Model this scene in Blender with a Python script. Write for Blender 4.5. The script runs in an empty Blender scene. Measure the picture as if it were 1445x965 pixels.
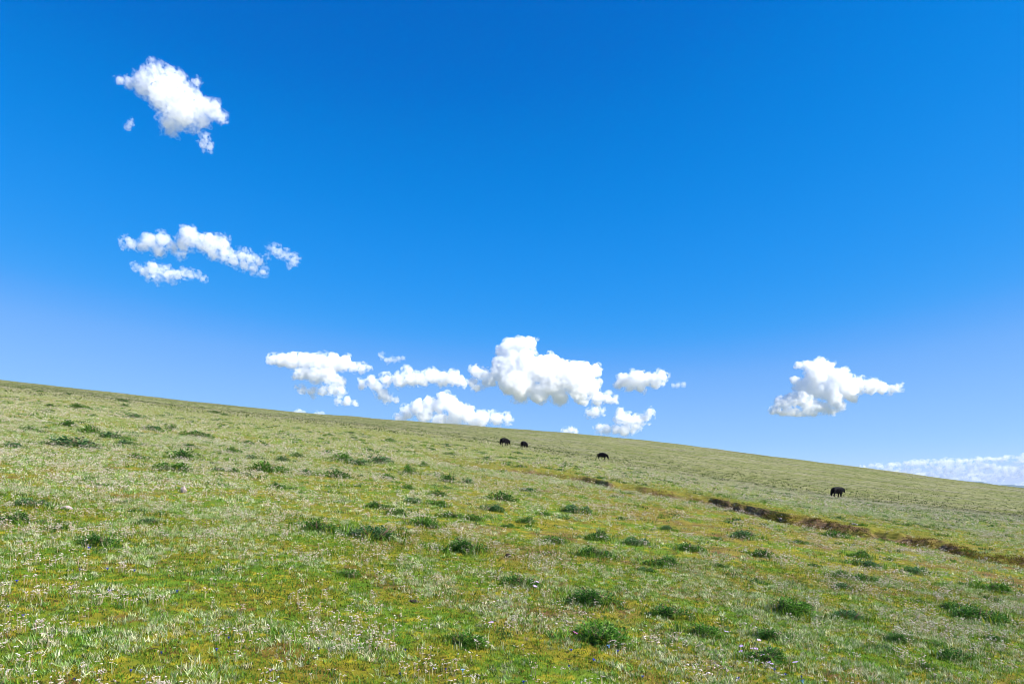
import bpy, bmesh, math, random
import numpy as np
from mathutils import Vector, Matrix

R = math.radians
random.seed(7)
rng = np.random.default_rng(11)
scene = bpy.context.scene
C = scene.collection

# ------------------------------------------------------------------ camera, sky, sun, exposure
FPX = 963.0            # focal length in pixels of a 1445 px wide frame (24 mm lens)
CX, HORIZON = 722.5, 690.0
EYE = 1.65
cam_data = bpy.data.cameras.new('camera')
cam_data.lens = 24.0
cam_data.sensor_width = 36.0
cam_data.shift_y = (HORIZON - 482.5) / 1445.0      # rising front: level camera, low horizon
cam_data.clip_start = 0.05
cam_data.clip_end = 200000.0
cam = bpy.data.objects.new('camera', cam_data)
C.objects.link(cam)
cam.location = (0, 0, EYE)
cam.rotation_euler = (R(90), 0, 0)
scene.camera = cam

SUN_EL, SUN_AZ = 41.0, 110.0     # azimuth clockwise from the view direction (+Y)
world = bpy.data.worlds.new('World')
scene.world = world
world.use_nodes = True
wn, wl = world.node_tree.nodes, world.node_tree.links
wn.clear()
sky = wn.new('ShaderNodeTexSky')
sky.sky_type = 'NISHITA'
sky.sun_disc = False
sky.sun_elevation = R(SUN_EL)
sky.sun_rotation = R(SUN_AZ)
sky.altitude = 4500
sky.air_density = 1.0
sky.dust_density = 0.3
sky.ozone_density = 2.0
EXPOSURE = 1.05
SKY_STRENGTH = 0.13
# the photograph's tone curve for the clear high-altitude sky (deep saturated azure), applied to the sky's radiance
_k = SKY_STRENGTH * 2 ** EXPOSURE
to_unit = wn.new('ShaderNodeVectorMath'); to_unit.operation = 'SCALE'; to_unit.inputs['Scale'].default_value = 0.13 * 2 ** 0.35
tone = wn.new('ShaderNodeRGBCurve')
for ci, pts in enumerate((
        ((0, 0), (.10, .0), (.139, .006), (.205, .045), (.238, .10), (.288, .182), (.58, .36), (1, .6)),
        ((0, 0), (.165, .156), (.19, .20), (.235, .255), (.345, .345), (.40, .387), (.481, .455), (.84, .62), (1, .68)),
        ((0, 0), (.2, .4), (.324, .615), (.449, .81), (.627, .925), (.849, .99), (1, 1.0)))):
    cv = tone.mapping.curves[ci]
    while len(cv.points) > 2:
        cv.points.remove(cv.points[1])
    cv.points[0].location = pts[0]; cv.points[-1].location = pts[-1]
    for p in pts[1:-1]:
        cv.points.new(*p)
    for p in cv.points:
        p.handle_type = 'AUTO_CLAMPED'
tone.mapping.extend = 'HORIZONTAL'
tone.mapping.update()
from_unit = wn.new('ShaderNodeVectorMath'); from_unit.operation = 'SCALE'; from_unit.inputs['Scale'].default_value = 1.0 / _k
bg = wn.new('ShaderNodeBackground')
bg.inputs['Strength'].default_value = SKY_STRENGTH
wo = wn.new('ShaderNodeOutputWorld')
wl.new(sky.outputs[0], to_unit.inputs[0])
wl.new(to_unit.outputs[0], tone.inputs['Color'])
wl.new(tone.outputs[0], from_unit.inputs[0])
wl.new(from_unit.outputs[0], bg.inputs['Color'])
wl.new(bg.outputs[0], wo.inputs['Surface'])

sun_data = bpy.data.lights.new('sun', 'SUN')
sun_data.energy = 5.0
sun_data.angle = R(0.53)
sun_data.color = (1.0, 0.95, 0.87)
sun = bpy.data.objects.new('sun', sun_data)
C.objects.link(sun)
sdir = Vector((math.sin(R(SUN_AZ)) * math.cos(R(SUN_EL)), math.cos(R(SUN_AZ)) * math.cos(R(SUN_EL)), math.sin(R(SUN_EL))))
sun.rotation_euler = sdir.to_track_quat('Z', 'Y').to_euler()
sun.location = sdir * 50

vs = scene.view_settings
vs.view_transform = 'Standard'
vs.look = 'None'
vs.exposure = EXPOSURE
vs.gamma = 1.0
vs.use_curve_mapping = False
cy = scene.cycles
cy.max_bounces = 24
cy.diffuse_bounces = 3
cy.glossy_bounces = 2
cy.transmission_bounces = 3
cy.volume_bounces = 24
cy.transparent_max_bounces = 6
cy.volume_step_rate = 1.0
cy.volume_max_steps = 256
cy.use_denoising = True
cy.pixel_filter_type = 'BLACKMAN_HARRIS'
cy.filter_width = 1.0
cy.caustics_reflective = False
cy.caustics_refractive = False


# ------------------------------------------------------------------ helpers
def at(px, py, y):
    """World point seen at photograph pixel (px, py) at forward distance y."""
    return Vector(((px - CX) / FPX * y, y, EYE + (HORIZON - py) / FPX * y))


def hash3(ix, iy, iz, seed):
    h = (ix.astype(np.int64) * 374761393 + iy.astype(np.int64) * 668265263 + iz.astype(np.int64) * 2147483647 + seed * 974634541) & 0xFFFFFFFF
    h = ((h ^ (h >> 13)) * 1274126177) & 0xFFFFFFFF
    h = ((h ^ (h >> 16)) * 2246822519) & 0xFFFFFFFF
    return ((h ^ (h >> 15)) & 0xFFFFFF) / float(0xFFFFFF)


def vnoise(x, y, z=None, seed=0):
    """Value noise in -1..1."""
    x = np.asarray(x, float); y = np.asarray(y, float)
    z = np.zeros_like(x) if z is None else np.asarray(z, float)
    ix, iy, iz = np.floor(x), np.floor(y), np.floor(z)
    fx, fy, fz = x - ix, y - iy, z - iz
    fx = fx * fx * (3 - 2 * fx); fy = fy * fy * (3 - 2 * fy); fz = fz * fz * (3 - 2 * fz)
    out = 0.0
    for dx in (0, 1):
        wx = fx if dx else 1 - fx
        for dy in (0, 1):
            wy = fy if dy else 1 - fy
            for dz in (0, 1):
                wz = fz if dz else 1 - fz
                out = out + wx * wy * wz * hash3(ix + dx, iy + dy, iz + dz, seed)
    return out * 2 - 1


def fbm(x, y, z=None, octaves=4, seed=0, gain=0.5):
    tot, amp, f, norm = 0.0, 1.0, 1.0, 0.0
    for o in range(octaves):
        tot = tot + amp * vnoise(np.asarray(x) * f + 17.3 * o, np.asarray(y) * f - 9.1 * o, None if z is None else np.asarray(z) * f + 4.7 * o, seed + o)
        norm += amp; amp *= gain; f *= 2.03
    return tot / norm


def smooth(a, b, x):
    t = np.clip((x - a) / (b - a), 0, 1)
    return t * t * (3 - 2 * t)


def mesh_np(name, verts, faces, mat=None, color=None, smooth_shade=False, attrs=None):
    """A mesh from numpy arrays; faces is (n,3) or (n,4)."""
    me = bpy.data.meshes.new(name)
    n, k = faces.shape
    me.vertices.add(len(verts)); me.vertices.foreach_set('co', np.ascontiguousarray(verts, dtype=np.float32).ravel())
    me.loops.add(n * k); me.loops.foreach_set('vertex_index', np.ascontiguousarray(faces, dtype=np.int32).ravel())
    me.polygons.add(n)
    me.polygons.foreach_set('loop_start', np.arange(0, n * k, k, dtype=np.int32))
    if smooth_shade:
        me.polygons.foreach_set('use_smooth', np.ones(n, dtype=bool))
    if color is not None:
        a = me.color_attributes.new('tint', 'FLOAT_COLOR', 'POINT')
        c4 = np.ones((len(verts), 4), dtype=np.float32); c4[:, :3] = color
        a.data.foreach_set('color', c4.ravel())
    for key, val in (attrs or {}).items():
        a = me.attributes.new(key, 'FLOAT', 'POINT')
        a.data.foreach_set('value', np.ascontiguousarray(val, dtype=np.float32))
    me.update(calc_edges=True)
    me.validate()
    if mat: me.materials.append(mat)
    return me


def link(name, me, parent=None, loc=None, label=None, cat=None, group=None, kind=None):
    o = bpy.data.objects.new(name, me)
    C.objects.link(o)
    if parent is not None: o.parent = parent
    if loc is not None: o.location = loc
    if label: o['label'] = label
    if cat: o['category'] = cat
    if group: o['group'] = group
    if kind: o['kind'] = kind
    return o


def tree(mat):
    mat.use_nodes = True
    nt = mat.node_tree
    nt.nodes.clear()
    return nt, nt.nodes, nt.links


def leaf_material(name, rough=0.6, trans=0.3, spec=0.2):
    """Thin leaves: the plant's own colour from the 'tint' attribute, some light passing through."""
    m = bpy.data.materials.new(name)
    nt, N, L = tree(m)
    at_ = N.new('ShaderNodeAttribute'); at_.attribute_name = 'tint'
    pb = N.new('ShaderNodeBsdfPrincipled')
    pb.inputs['Roughness'].default_value = rough
    pb.inputs['Specular IOR Level'].default_value = spec
    tr = N.new('ShaderNodeBsdfTranslucent')
    mx = N.new('ShaderNodeMixShader'); mx.inputs[0].default_value = trans
    out = N.new('ShaderNodeOutputMaterial')
    L.new(at_.outputs['Color'], pb.inputs['Base Color'])
    L.new(at_.outputs['Color'], tr.inputs['Color'])
    L.new(pb.outputs[0], mx.inputs[1]); L.new(tr.outputs[0], mx.inputs[2])
    L.new(mx.outputs[0], out.inputs['Surface'])
    return m


def plain_material(name, col, rough=0.7, spec=0.3, noise_scale=8.0, vary=0.25):
    m = bpy.data.materials.new(name)
    nt, N, L = tree(m)
    tc = N.new('ShaderNodeTexCoord')
    nz = N.new('ShaderNodeTexNoise'); nz.inputs['Scale'].default_value = noise_scale; nz.inputs['Detail'].default_value = 6
    L.new(tc.outputs['Object'], nz.inputs['Vector'])
    rp = N.new('ShaderNodeValToRGB')
    rp.color_ramp.elements[0].position = 0.3; rp.color_ramp.elements[1].position = 0.7
    rp.color_ramp.elements[0].color = tuple(c * (1 - vary) for c in col) + (1,)
    rp.color_ramp.elements[1].color = tuple(min(1, c * (1 + vary)) for c in col) + (1,)
    L.new(nz.outputs['Fac'], rp.inputs['Fac'])
    pb = N.new('ShaderNodeBsdfPrincipled')
    pb.inputs['Roughness'].default_value = rough; pb.inputs['Specular IOR Level'].default_value = spec
    L.new(rp.outputs['Color'], pb.inputs['Base Color'])
    bp = N.new('ShaderNodeBump'); bp.inputs['Strength'].default_value = 0.4; bp.inputs['Distance'].default_value = 0.02
    L.new(nz.outputs['Fac'], bp.inputs['Height']); L.new(bp.outputs[0], pb.inputs['Normal'])
    out = N.new('ShaderNodeOutputMaterial'); L.new(pb.outputs[0], out.inputs['Surface'])
    return m


# ------------------------------------------------------------------ terrain height
SLOPE = 0.106                      # falls to the right
V0 = 615.0                         # where the near slope's plane vanishes at the picture's centre
TILT = (HORIZON - V0) / FPX        # climbs away from the camera

# how far (in px of the photo) the ground lies below the near plane, by column and distance
COLS = np.array([-300, 0, 360, 480, 600, 720, 850, 960, 1200, 1445, 1750], float)
DIST = np.array([10, 18, 30, 60, 90, 125, 180, 260, 350, 470, 700], float)
TAB = np.array([
    # -300    0   360   480   600   720   850   960  1200  1445  1750
    [0,      0,    0,    0,    0,    0,    0,    0,    0,    0,    0],
    [0,      0,    0,    0,    0,    0,    0,    0,    1,    1,    1],
    [0,      0,    0,    0,    0,    0,    1,    3,    7,    7,    7],
    [0,      0,    0,    0,    0,    1,    4,    9,   18,   17,   17],
    [-3,    -3,   -3,   -5,   -3,    0,    7,   12,   23.5,   21,   21],
    [-6,    -6,   -5,   -8,   -4,   -2,    8,   13,   24.5,   23,   23],
    [-5,    -4,    1,   -2,    1,    4,    7,   10,   18,   17,   17],
    [-6,    -4,   -1,   -3,   -2,   -2,    0,    1,    8,    9,    9],
    [-6,    -5,   -3,   -5,   -6,   -9,  -10,   -9,   -3,    0,    0],
    [-6,    -6,   -3,   -6,  -10,  -14,  -18,  -17,  -12,   -6,   -6],
    [-3,    -3,    0,   -3,   -7,  -11,  -15,  -14,   -9,   -3,   -3]], float)
GU, GD = 260, 260
_pxs = np.linspace(-300, 1750, GU)
_lds = np.linspace(math.log(10), math.log(700), GD)
_t = np.array([np.interp(_pxs, COLS, row) for row in TAB])
_t = np.array([np.interp(_lds, np.log(DIST), _t[:, j]) for j in range(GU)]).T      # (GD, GU)


def _blur(a, s, axis):
    k = np.exp(-0.5 * (np.arange(-3 * s, 3 * s + 1) / s) ** 2); k /= k.sum()
    pad = [(0, 0), (0, 0)]; pad[axis] = (3 * s, 3 * s)
    a = np.pad(a, pad, mode='edge')
    return np.apply_along_axis(lambda v: np.convolve(v, k, mode='valid'), axis, a)


_t = _blur(_blur(_t, 9, 1), 5, 0)


def table(px, y):
    fx = np.clip((px + 300) / 2050 * (GU - 1), 0, GU - 1.001)
    fy = np.clip((np.log(np.clip(y, 10, 700)) - _lds[0]) / (_lds[-1] - _lds[0]) * (GD - 1), 0, GD - 1.001)
    ix, iy = fx.astype(int), fy.astype(int); ax, ay = fx - ix, fy - iy
    return (_t[iy, ix] * (1 - ax) * (1 - ay) + _t[iy, ix + 1] * ax * (1 - ay) + _t[iy + 1, ix] * (1 - ax) * ay + _t[iy + 1, ix + 1] * ax * ay)


# the eroded turf bank: photo column, base row, height of the step in metres
BANK = np.array([
    (380, 590, 0), (450, 600, 0), (520, 615, 0), (580, 635, .02), (640, 655, .05), (690, 662, .10), (720, 665, .14), (760, 669, .26),
    (820, 678, .24), (870, 689, .22), (950, 700, .20), (1000, 708, .22), (1060, 724, .25), (1110, 737, .27),
    (1160, 744, .22), (1220, 755, .21), (1280, 766, .18), (1330, 776, .18), (1380, 788, .10), (1445, 797, .17), (1600, 812, .2)], float)
_bv = V0 + SLOPE * (BANK[:, 0] - 722)
BANK_Y = FPX * EYE / (BANK[:, 1] - _bv)


def bank_line(px):
    w = np.interp(px, BANK[:, 0], BANK_Y)
    return np.minimum(w, 95) * (1 + 0.016 * fbm(px / 40.0, px * 0, octaves=3, seed=5))


def bank_height(px):
    return np.interp(px, BANK[:, 0], BANK[:, 2], left=0)


def bank_break(px):
    """Where the bank is broken down to a soft slope (0) or stands as a raw face (1)."""
    return smooth(-.30, .22, fbm(px / 34.0, px * 0 + 8, octaves=3, seed=61) + np.interp(px, [700, 800, 980, 1020, 1130, 1300, 1380], [.05, .16, .08, .20, .28, .28, .15]))


def height(x, y, micro=True):
    x = np.asarray(x, float); y = np.asarray(y, float)
    yy = np.maximum(y, 3.0)
    px = np.clip(CX + FPX * x / yy, -300, 1750)
    z = TILT * y - SLOPE * x
    z = z - table(px, yy) / FPX * yy
    yb = bank_line(px)
    bh = bank_height(px)
    d = y - yb
    raw = bank_break(px)
    d = d + .22 * fbm(x * 1.4, y * 1.4 + 5, octaves=4, seed=9) + .07 * vnoise(x * 7, y * 7, seed=10)
    width = 0.55 + 1.0 * (1 - raw)
    step = smooth(-0.05, 1, d / width)
    bump = 1 + (0.22 * fbm(px / 24.0, px * 0 + 3, octaves=2, seed=8)) * np.exp(-((d - .2) / .5) ** 2)
    z = z + bh * bump * step * np.exp(-np.maximum(d, 0) / 22.0)
    face = np.exp(-((d - .1) / .45) ** 2) * smooth(.05, .2, bh)
    z = z + face * (.05 * fbm(x * 5, y * 5, octaves=3, seed=12) + .035 * fbm(x * 14, y * 14, octaves=2, seed=13))
    z = z - 0.12 * bh * raw * np.exp(-((d + 0.2) / 0.25) ** 2)          # a shallow gutter at its foot
    # the hill ends; a plain far below runs on to the horizon
    f = smooth(650, 2600, y)
    z = z * (1 - f) + (-80.0) * f
    side = smooth(1.3, 3.5, np.abs(x) / (yy + 40)) * smooth(150, 800, np.abs(x))
    z = z * (1 - side) + (-80.0) * side
    if micro:
        fade = 1 - smooth(600, 1500, y)
        z = z + fade * (0.018 * fbm(x * 1.3, y * 1.3, octaves=4, seed=21) + 0.0008 * np.minimum(yy, 300) * fbm(x / 11.0, y / 14.0, octaves=3, seed=22) + .75 * smooth(200, 380, y) * fbm(x / 38.0, y / 60.0, octaves=3, seed=24))
        z = z + fade * 0.012 * np.maximum(0, fbm(x * 6, y * 6, octaves=2, seed=23))
    return z


def moss_mask(x, y):
    """The mossy strip along the bank, and its weaker run up the slope."""
    yy = np.maximum(y, 3.0)
    px = np.clip(CX + FPX * x / yy, -300, 1750)
    q = y / bank_line(px) - 1
    n = 0.10 * fbm(x / 2.5, y / 2.5, octaves=3, seed=31)
    wid = np.interp(px, [450, 650, 800, 1100, 1300, 1445], [.10, .16, .26, .16, .22, .16])
    m = smooth(-0.06, -0.01, q + n * 0.3) * (1 - smooth(wid * 0.55, wid * 1.15, q + n))
    return m * smooth(430, 760, px) * (.55 + .45 * smooth(-.4, .3, fbm(x / 3.0, y / 3.0 + 7, octaves=3, seed=33)))


def terrace_mask(x, y):
    """A darker mossy line high on the left."""
    yy = np.maximum(y, 3.0)
    px = CX + FPX * x / yy
    line = np.interp(px, [-200, 0, 60, 145, 200], [60, 66, 72, 85, 95])
    q = y / line - 1
    return np.exp(-(q / 0.07) ** 2) * (1 - smooth(140, 230, px))


def dry_mask(x, y):
    """Worn, drier turf in the middle and to the right."""
    yy = np.maximum(y, 3.0)
    px = CX + FPX * x / yy
    n = fbm(x / .9 + 11, y / .9, octaves=4, seed=141) + .5 * fbm(x / 4.0, y / 4.0, octaves=2, seed=142)
    return smooth(.02, .42, n + .35 * smooth(420, 800, px) - .40) * (1 - smooth(18, 40, y))


def ground_at(px, py):
    """Where the photo's pixel meets the ground."""
    u = (px - CX) / FPX; w = (HORIZON - py) / FPX
    ys = np.exp(np.linspace(math.log(3.2), math.log(600), 6000))
    g = height(u * ys, ys, micro=False) - (EYE + w * ys)
    k = np.where(g[:-1] * g[1:] <= 0)[0]
    i = k[0] if len(k) else int(np.argmin(np.abs(g)))
    y = ys[i]
    return float(u * y), float(y), float(height(np.array([u * y]), np.array([y]))[0])


# ------------------------------------------------------------------ ground
def ground_material():
    m = bpy.data.materials.new('alpine_turf')
    nt, N, L = tree(m)
    geo = N.new('ShaderNodeNewGeometry')

    def noise(scale, detail=4, rough=0.55, stretch=None, off=0.0):
        mp = N.new('ShaderNodeMapping')
        mp.inputs['Location'].default_value = (off, off * 1.7, 0)
        mp.inputs['Scale'].default_value = stretch or (1, 1, 0.3)
        L.new(geo.outputs['Position'], mp.inputs['Vector'])
        t = N.new('ShaderNodeTexNoise')
        t.inputs['Scale'].default_value = scale; t.inputs['Detail'].default_value = detail; t.inputs['Roughness'].default_value = rough
        L.new(mp.outputs[0], t.inputs['Vector'])
        return t.outputs['Fac']

    def ramp(fac, a, b):
        r = N.new('ShaderNodeMapRange'); r.interpolation_type = 'SMOOTHSTEP'
        r.inputs['From Min'].default_value = a; r.inputs['From Max'].default_value = b
        L.new(fac, r.inputs['Value'])
        return r.outputs[0]

    def mix(fac, a, b):
        x = N.new('ShaderNodeMix'); x.data_type = 'RGBA'; x.clamp_factor = True
        L.new(fac, x.inputs['Factor']) if hasattr(fac, 'links') else setattr(x.inputs['Factor'], 'default_value', fac)
        for s, v in ((x.inputs[6], a), (x.inputs[7], b)):
            L.new(v, s) if hasattr(v, 'links') else setattr(s, 'default_value', (*v, 1))
        return x.outputs[2]

    def mul(a, b):
        x = N.new('ShaderNodeMath'); x.operation = 'MULTIPLY'
        for s, v in ((x.inputs[0], a), (x.inputs[1], b)):
            L.new(v, s) if hasattr(v, 'links') else setattr(s, 'default_value', v)
        return x.outputs[0]

    def attr(n):
        a = N.new('ShaderNodeAttribute'); a.attribute_name = n
        return a.outputs['Fac']

    col = mix(ramp(noise(1.1, 5, off=3), .42, .58), (.175, .158, .014), (.095, .17, .013))
    col = mix(ramp(noise(5.0, 4, off=11), .52, .64), col, (.27, .235, .018))
    col = mix(mul(ramp(noise(1.9, 5, off=29), .57, .68), 0.75), col, (.125, .068, .022))
    col = mix(mul(ramp(noise(8, 5, .7, off=37), .59, .67), 0.5), col, (.165, .08, .026))
    col = mix(mul(ramp(noise(14, 5, .7, off=5), .54, .62), 0.85), col, (.026, .02, .009))
    col = mix(mul(ramp(noise(24, 4, .7, off=41), .62, .70), 0.6), col, (.34, .31, .22))
    dry = mix(ramp(noise(3.2, 5, .65, off=129), .40, .60), (.125, .075, .028), (.20, .165, .028))
    col = mix(attr('dry'), col, dry)
    # far slopes: fine turf seen at a glancing angle, grey-green drifts, dark tussocks and dry straw
    far = mix(ramp(noise(.30, 6, .7, off=7), .42, .58), (.135, .142, .034), (.21, .205, .105))
    far = mix(mul(ramp(noise(.05, 5, .6, stretch=(.5, 1.4, 0), off=71), .45, .60), .75), far, (.105, .125, .026))
    far = mix(mul(ramp(noise(.9, 4, .7, stretch=(.6, .35, 0), off=77), .53, .63), .75), far, (.045, .06, .018))
    far = mix(mul(ramp(noise(.7, 4, .7, stretch=(.6, .35, 0), off=177), .55, .65), .6), far, (.25, .235, .15))
    far = mix(mul(ramp(noise(.045, 5, .6, stretch=(.4, 2.0, 0), off=93), .53, .64), .7), far, (.20, .175, .14))
    col = mix(attr('far'), col, far)
    moss = mix(ramp(noise(1.7, 5, off=61), .38, .62), (.19, .165, .025), (.13, .13, .022))
    moss = mix(mul(ramp(noise(6, 4, off=67), .52, .64), .75), moss, (.075, .045, .016))
    col = mix(attr('moss'), col, moss)
    soil = mix(ramp(noise(9, 5, .65, off=83), .38, .62), (.075, .045, .024), (.22, .14, .075))
    col = mix(attr('soil'), col, soil)
    stony = mix(ramp(noise(26, 3, .6, off=97), .46, .58), (.11, .075, .045), (.34, .29, .24))
    col = mix(attr('stony'), col, stony)

    pb = N.new('ShaderNodeBsdfPrincipled')
    pb.inputs['Roughness'].default_value = 0.9
    pb.inputs['Specular IOR Level'].default_value = 0.06
    L.new(col, pb.inputs['Base Color'])
    b1 = N.new('ShaderNodeBump'); b1.inputs['Strength'].default_value = 0.9; b1.inputs['Distance'].default_value = 0.035
    L.new(noise(16, 6, .7, off=2), b1.inputs['Height'])
    L.new(b1.outputs[0], pb.inputs['Normal'])
    out = N.new('ShaderNodeOutputMaterial'); L.new(pb.outputs[0], out.inputs['Surface'])
    return m


STONY_SPOTS = [(693, 853, 50, 22, 7), (1008, 940, 60, 30, 8), (925, 895, 26, 18, 6), (800, 878, 22, 14, 5), (818, 865, 14, 12, 4), (1175, 770, 18, 26, 3), (640, 838, 16, 18, 4), (1290, 778, 22, 30, 3)]


def build_ground():
    u_mid = np.linspace(-0.92, 0.92, 470)
    u_out = np.array([.98, 1.06, 1.18, 1.35, 1.6, 2.0, 2.6, 3.4, 4.5])
    us = np.concatenate([-u_out[::-1], u_mid, u_out])
    pxu = np.clip(CX + FPX * us, -300, 1750)
    yg = np.minimum(np.interp(pxu, BANK[:, 0], BANK_Y), 40)
    g = np.concatenate([np.exp(np.linspace(math.log(.07), math.log(.93), 230)), np.linspace(.934, 1.06, 90),
                        np.exp(np.linspace(math.log(1.065), math.log(46), 330)), np.exp(np.linspace(math.log(50), math.log(700), 30))])
    Y = np.minimum(g[:, None] * yg[None, :], 28000)
    X = us[None, :] * np.sqrt(Y ** 2 + 4.0)
    near = Y[0]
    pre = np.linspace(0, 1, 14)[:-1]
    Yp = -45 * (1 - pre[:, None]) ** 2 + near[None, :] * (1 - (1 - pre[:, None]) ** 2)
    Xp = us[None, :] * np.sqrt(np.maximum(Yp, 0) ** 2 + 4.0) * (1 + 6 * (1 - pre[:, None]))
    Y = np.vstack([Yp, Y]); X = np.vstack([Xp, X])
    X = np.clip(X, -25000, 25000)
    # every row beyond the far limit is spread a little so that no faces collapse
    Z = height(X, Y)
    nr, nc = Y.shape
    V = np.stack([X, Y, Z], -1).reshape(-1, 3)
    idx = np.arange(nr * nc).reshape(nr, nc)
    Fq = np.stack([idx[:-1, :-1], idx[:-1, 1:], idx[1:, 1:], idx[1:, :-1]], -1).reshape(-1, 4)
    keep = np.abs(Y.ravel()[Fq[:, 0]] - Y.ravel()[Fq[:, 3]]) > 1e-6
    Fq = Fq[keep]
    px = np.clip(CX + FPX * X / np.maximum(Y, 3), -300, 1750)
    d = Y - bank_line(px)
    bh = bank_height(px)
    zx = np.abs(np.gradient(Z, axis=0)) / np.maximum(np.abs(np.gradient(Y, axis=0)), 1e-6)
    raw = bank_break(px)
    soil = smooth(.28, .6, zx) * (np.abs(d) < 2.0) * smooth(.08, .18, bh)
    soil = np.clip(soil + smooth(.1, .2, bh) * np.exp(-((d - .1) / .35) ** 2) * .9, 0, 1) * (.5 + .5 * raw)
    soil = soil * smooth(-.42, .05, fbm(X * 1.9 + 3, Y * 1.9, octaves=4, seed=64))
    stony = np.exp(-((d + .8) / .7) ** 2) * smooth(-.1, .3, fbm(X * 1.2, Y * 1.2, octaves=3, seed=62)) * smooth(.1, .3, bh) * .9
    for (sx_, sy_, n_, w_, h_) in STONY_SPOTS:
        gx, gy, _ = ground_at(sx_, sy_)
        rx = w_ / FPX * gy * 1.5; ry = h_ / FPX * gy * gy / EYE * 1.5
        q = ((X - gx) / rx) ** 2 + ((Y - gy) / ry) ** 2
        stony = stony + np.exp(-q) * smooth(-.25, .25, fbm(X * 4 + 40, Y * 4, octaves=3, seed=63)) * .8
    moss = np.clip(moss_mask(X, Y) + .8 * terrace_mask(X, Y), 0, 1)
    far = smooth(45, 170, Y)
    dry = dry_mask(X, Y)
    me = mesh_np('ground', V, Fq, ground_material(), smooth_shade=True,
                 attrs={'dry': dry.ravel(), 'moss': moss.ravel(), 'soil': np.clip(soil, 0, 1).ravel(), 'stony': np.clip(stony, 0, 1).ravel(), 'far': far.ravel()})
    link('ground', me, kind='structure')


build_ground()


def build_mountains():
    y0 = 25000.0
    px = np.linspace(1250, 1760, 150)
    prof = np.interp(px, [1250, 1340, 1366, 1374, 1383, 1392, 1404, 1412, 1418, 1426, 1433, 1440, 1450, 1480, 1520, 1580, 1640, 1760],
                     [693, 691, 685.5, 680.8, 679, 681.5, 684.5, 683.6, 683.3, 685.5, 684.8, 686, 685, 682, 684, 680, 684, 692])
    prof = prof + 0.5 * fbm(px / 6.0, px * 0, octaves=3, seed=71)
    x = (px - CX) / FPX * y0
    top = EYE + (HORIZON - prof) / FPX * y0
    s = np.linspace(-1, 1, 31)
    sh = np.maximum(0, 1 - np.abs(s)) ** 1.2
    X = np.repeat(x[None], 31, 0); Y = y0 + s[:, None] * 2600 + 350 * vnoise(X / 900, X * 0, seed=74)
    rel = (top + 82)[None, :] * sh[:, None]
    Z = -82 + rel * (1 + .28 * fbm(X / 500, Y / 500, octaves=4, seed=72) * (sh[:, None] < .999))
    nr, nc = X.shape
    idx = np.arange(nr * nc).reshape(nr, nc)
    Fq = np.stack([idx[:-1, :-1], idx[:-1, 1:], idx[1:, 1:], idx[1:, :-1]], -1).reshape(-1, 4)
    me = mesh_np('mountains', np.stack([X, Y, Z], -1).reshape(-1, 3), Fq, plain_material('mountain_rock', (.10, .115, .085), .95, .1, .004), smooth_shade=True)
    link('mountains', me, kind='structure')


build_mountains()


def build_haze():
    m = bpy.data.materials.new('thin_air')
    nt, N, L = tree(m)
    pv = N.new('ShaderNodeVolumePrincipled')
    pv.inputs['Color'].default_value = (.45, .68, 1, 1)
    pv.inputs['Density'].default_value = 1.3e-5
    out = N.new('ShaderNodeOutputMaterial'); L.new(pv.outputs[0], out.inputs['Volume'])
    bm = bmesh.new()
    bmesh.ops.create_cube(bm, size=1.0)
    me = bpy.data.meshes.new('haze'); 
    lo, hi = Vector((-26000, -120, -84)), Vector((34000, 31000, 330))
    for v in bm.verts:
        v.co = Vector([lo[i] if v.co[i] < 0 else hi[i] for i in range(3)])
    bm.to_mesh(me); bm.free()
    me.materials.append(m)
    link('haze', me, kind='stuff')


USE_HAZE = True
if USE_HAZE: build_haze()


# ------------------------------------------------------------------ clouds
def cloud_material(name, dens, nscale, lo, hi, floor):
    m = bpy.data.materials.new(name)
    nt, N, L = tree(m)
    tc = N.new('ShaderNodeTexCoord')
    nz = N.new('ShaderNodeTexNoise')
    nz.inputs['Scale'].default_value = nscale; nz.inputs['Detail'].default_value = 3; nz.inputs['Roughness'].default_value = .5
    L.new(tc.outputs['Object'], nz.inputs['Vector'])
    mr = N.new('ShaderNodeMapRange'); mr.interpolation_type = 'SMOOTHSTEP'
    mr.inputs['From Min'].default_value = lo; mr.inputs['From Max'].default_value = hi
    mr.inputs['To Min'].default_value = floor * dens; mr.inputs['To Max'].default_value = dens
    L.new(nz.outputs['Fac'], mr.inputs['Value'])
    vs_ = N.new('ShaderNodeVolumeScatter')
    vs_.inputs['Color'].default_value = (.972, .987, 1, 1)  # bluish shade of the undersides put into the scatter colour; droplets are white
    vs_.inputs['Anisotropy'].default_value = 0.0
    L.new(mr.outputs[0], vs_.inputs['Density'])
    out = N.new('ShaderNodeOutputMaterial'); L.new(vs_.outputs[0], out.inputs['Volume'])
    m.cycles.volume_step_rate = 0.25
    return m


_bm = bmesh.new(); bmesh.ops.create_icosphere(_bm, subdivisions=2, radius=1.0); _bm.verts.index_update()
ICO_V = np.array([v.co[:] for v in _bm.verts]); ICO_F = np.array([[v.index for v in f.verts] for f in _bm.faces]); _bm.free()


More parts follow.
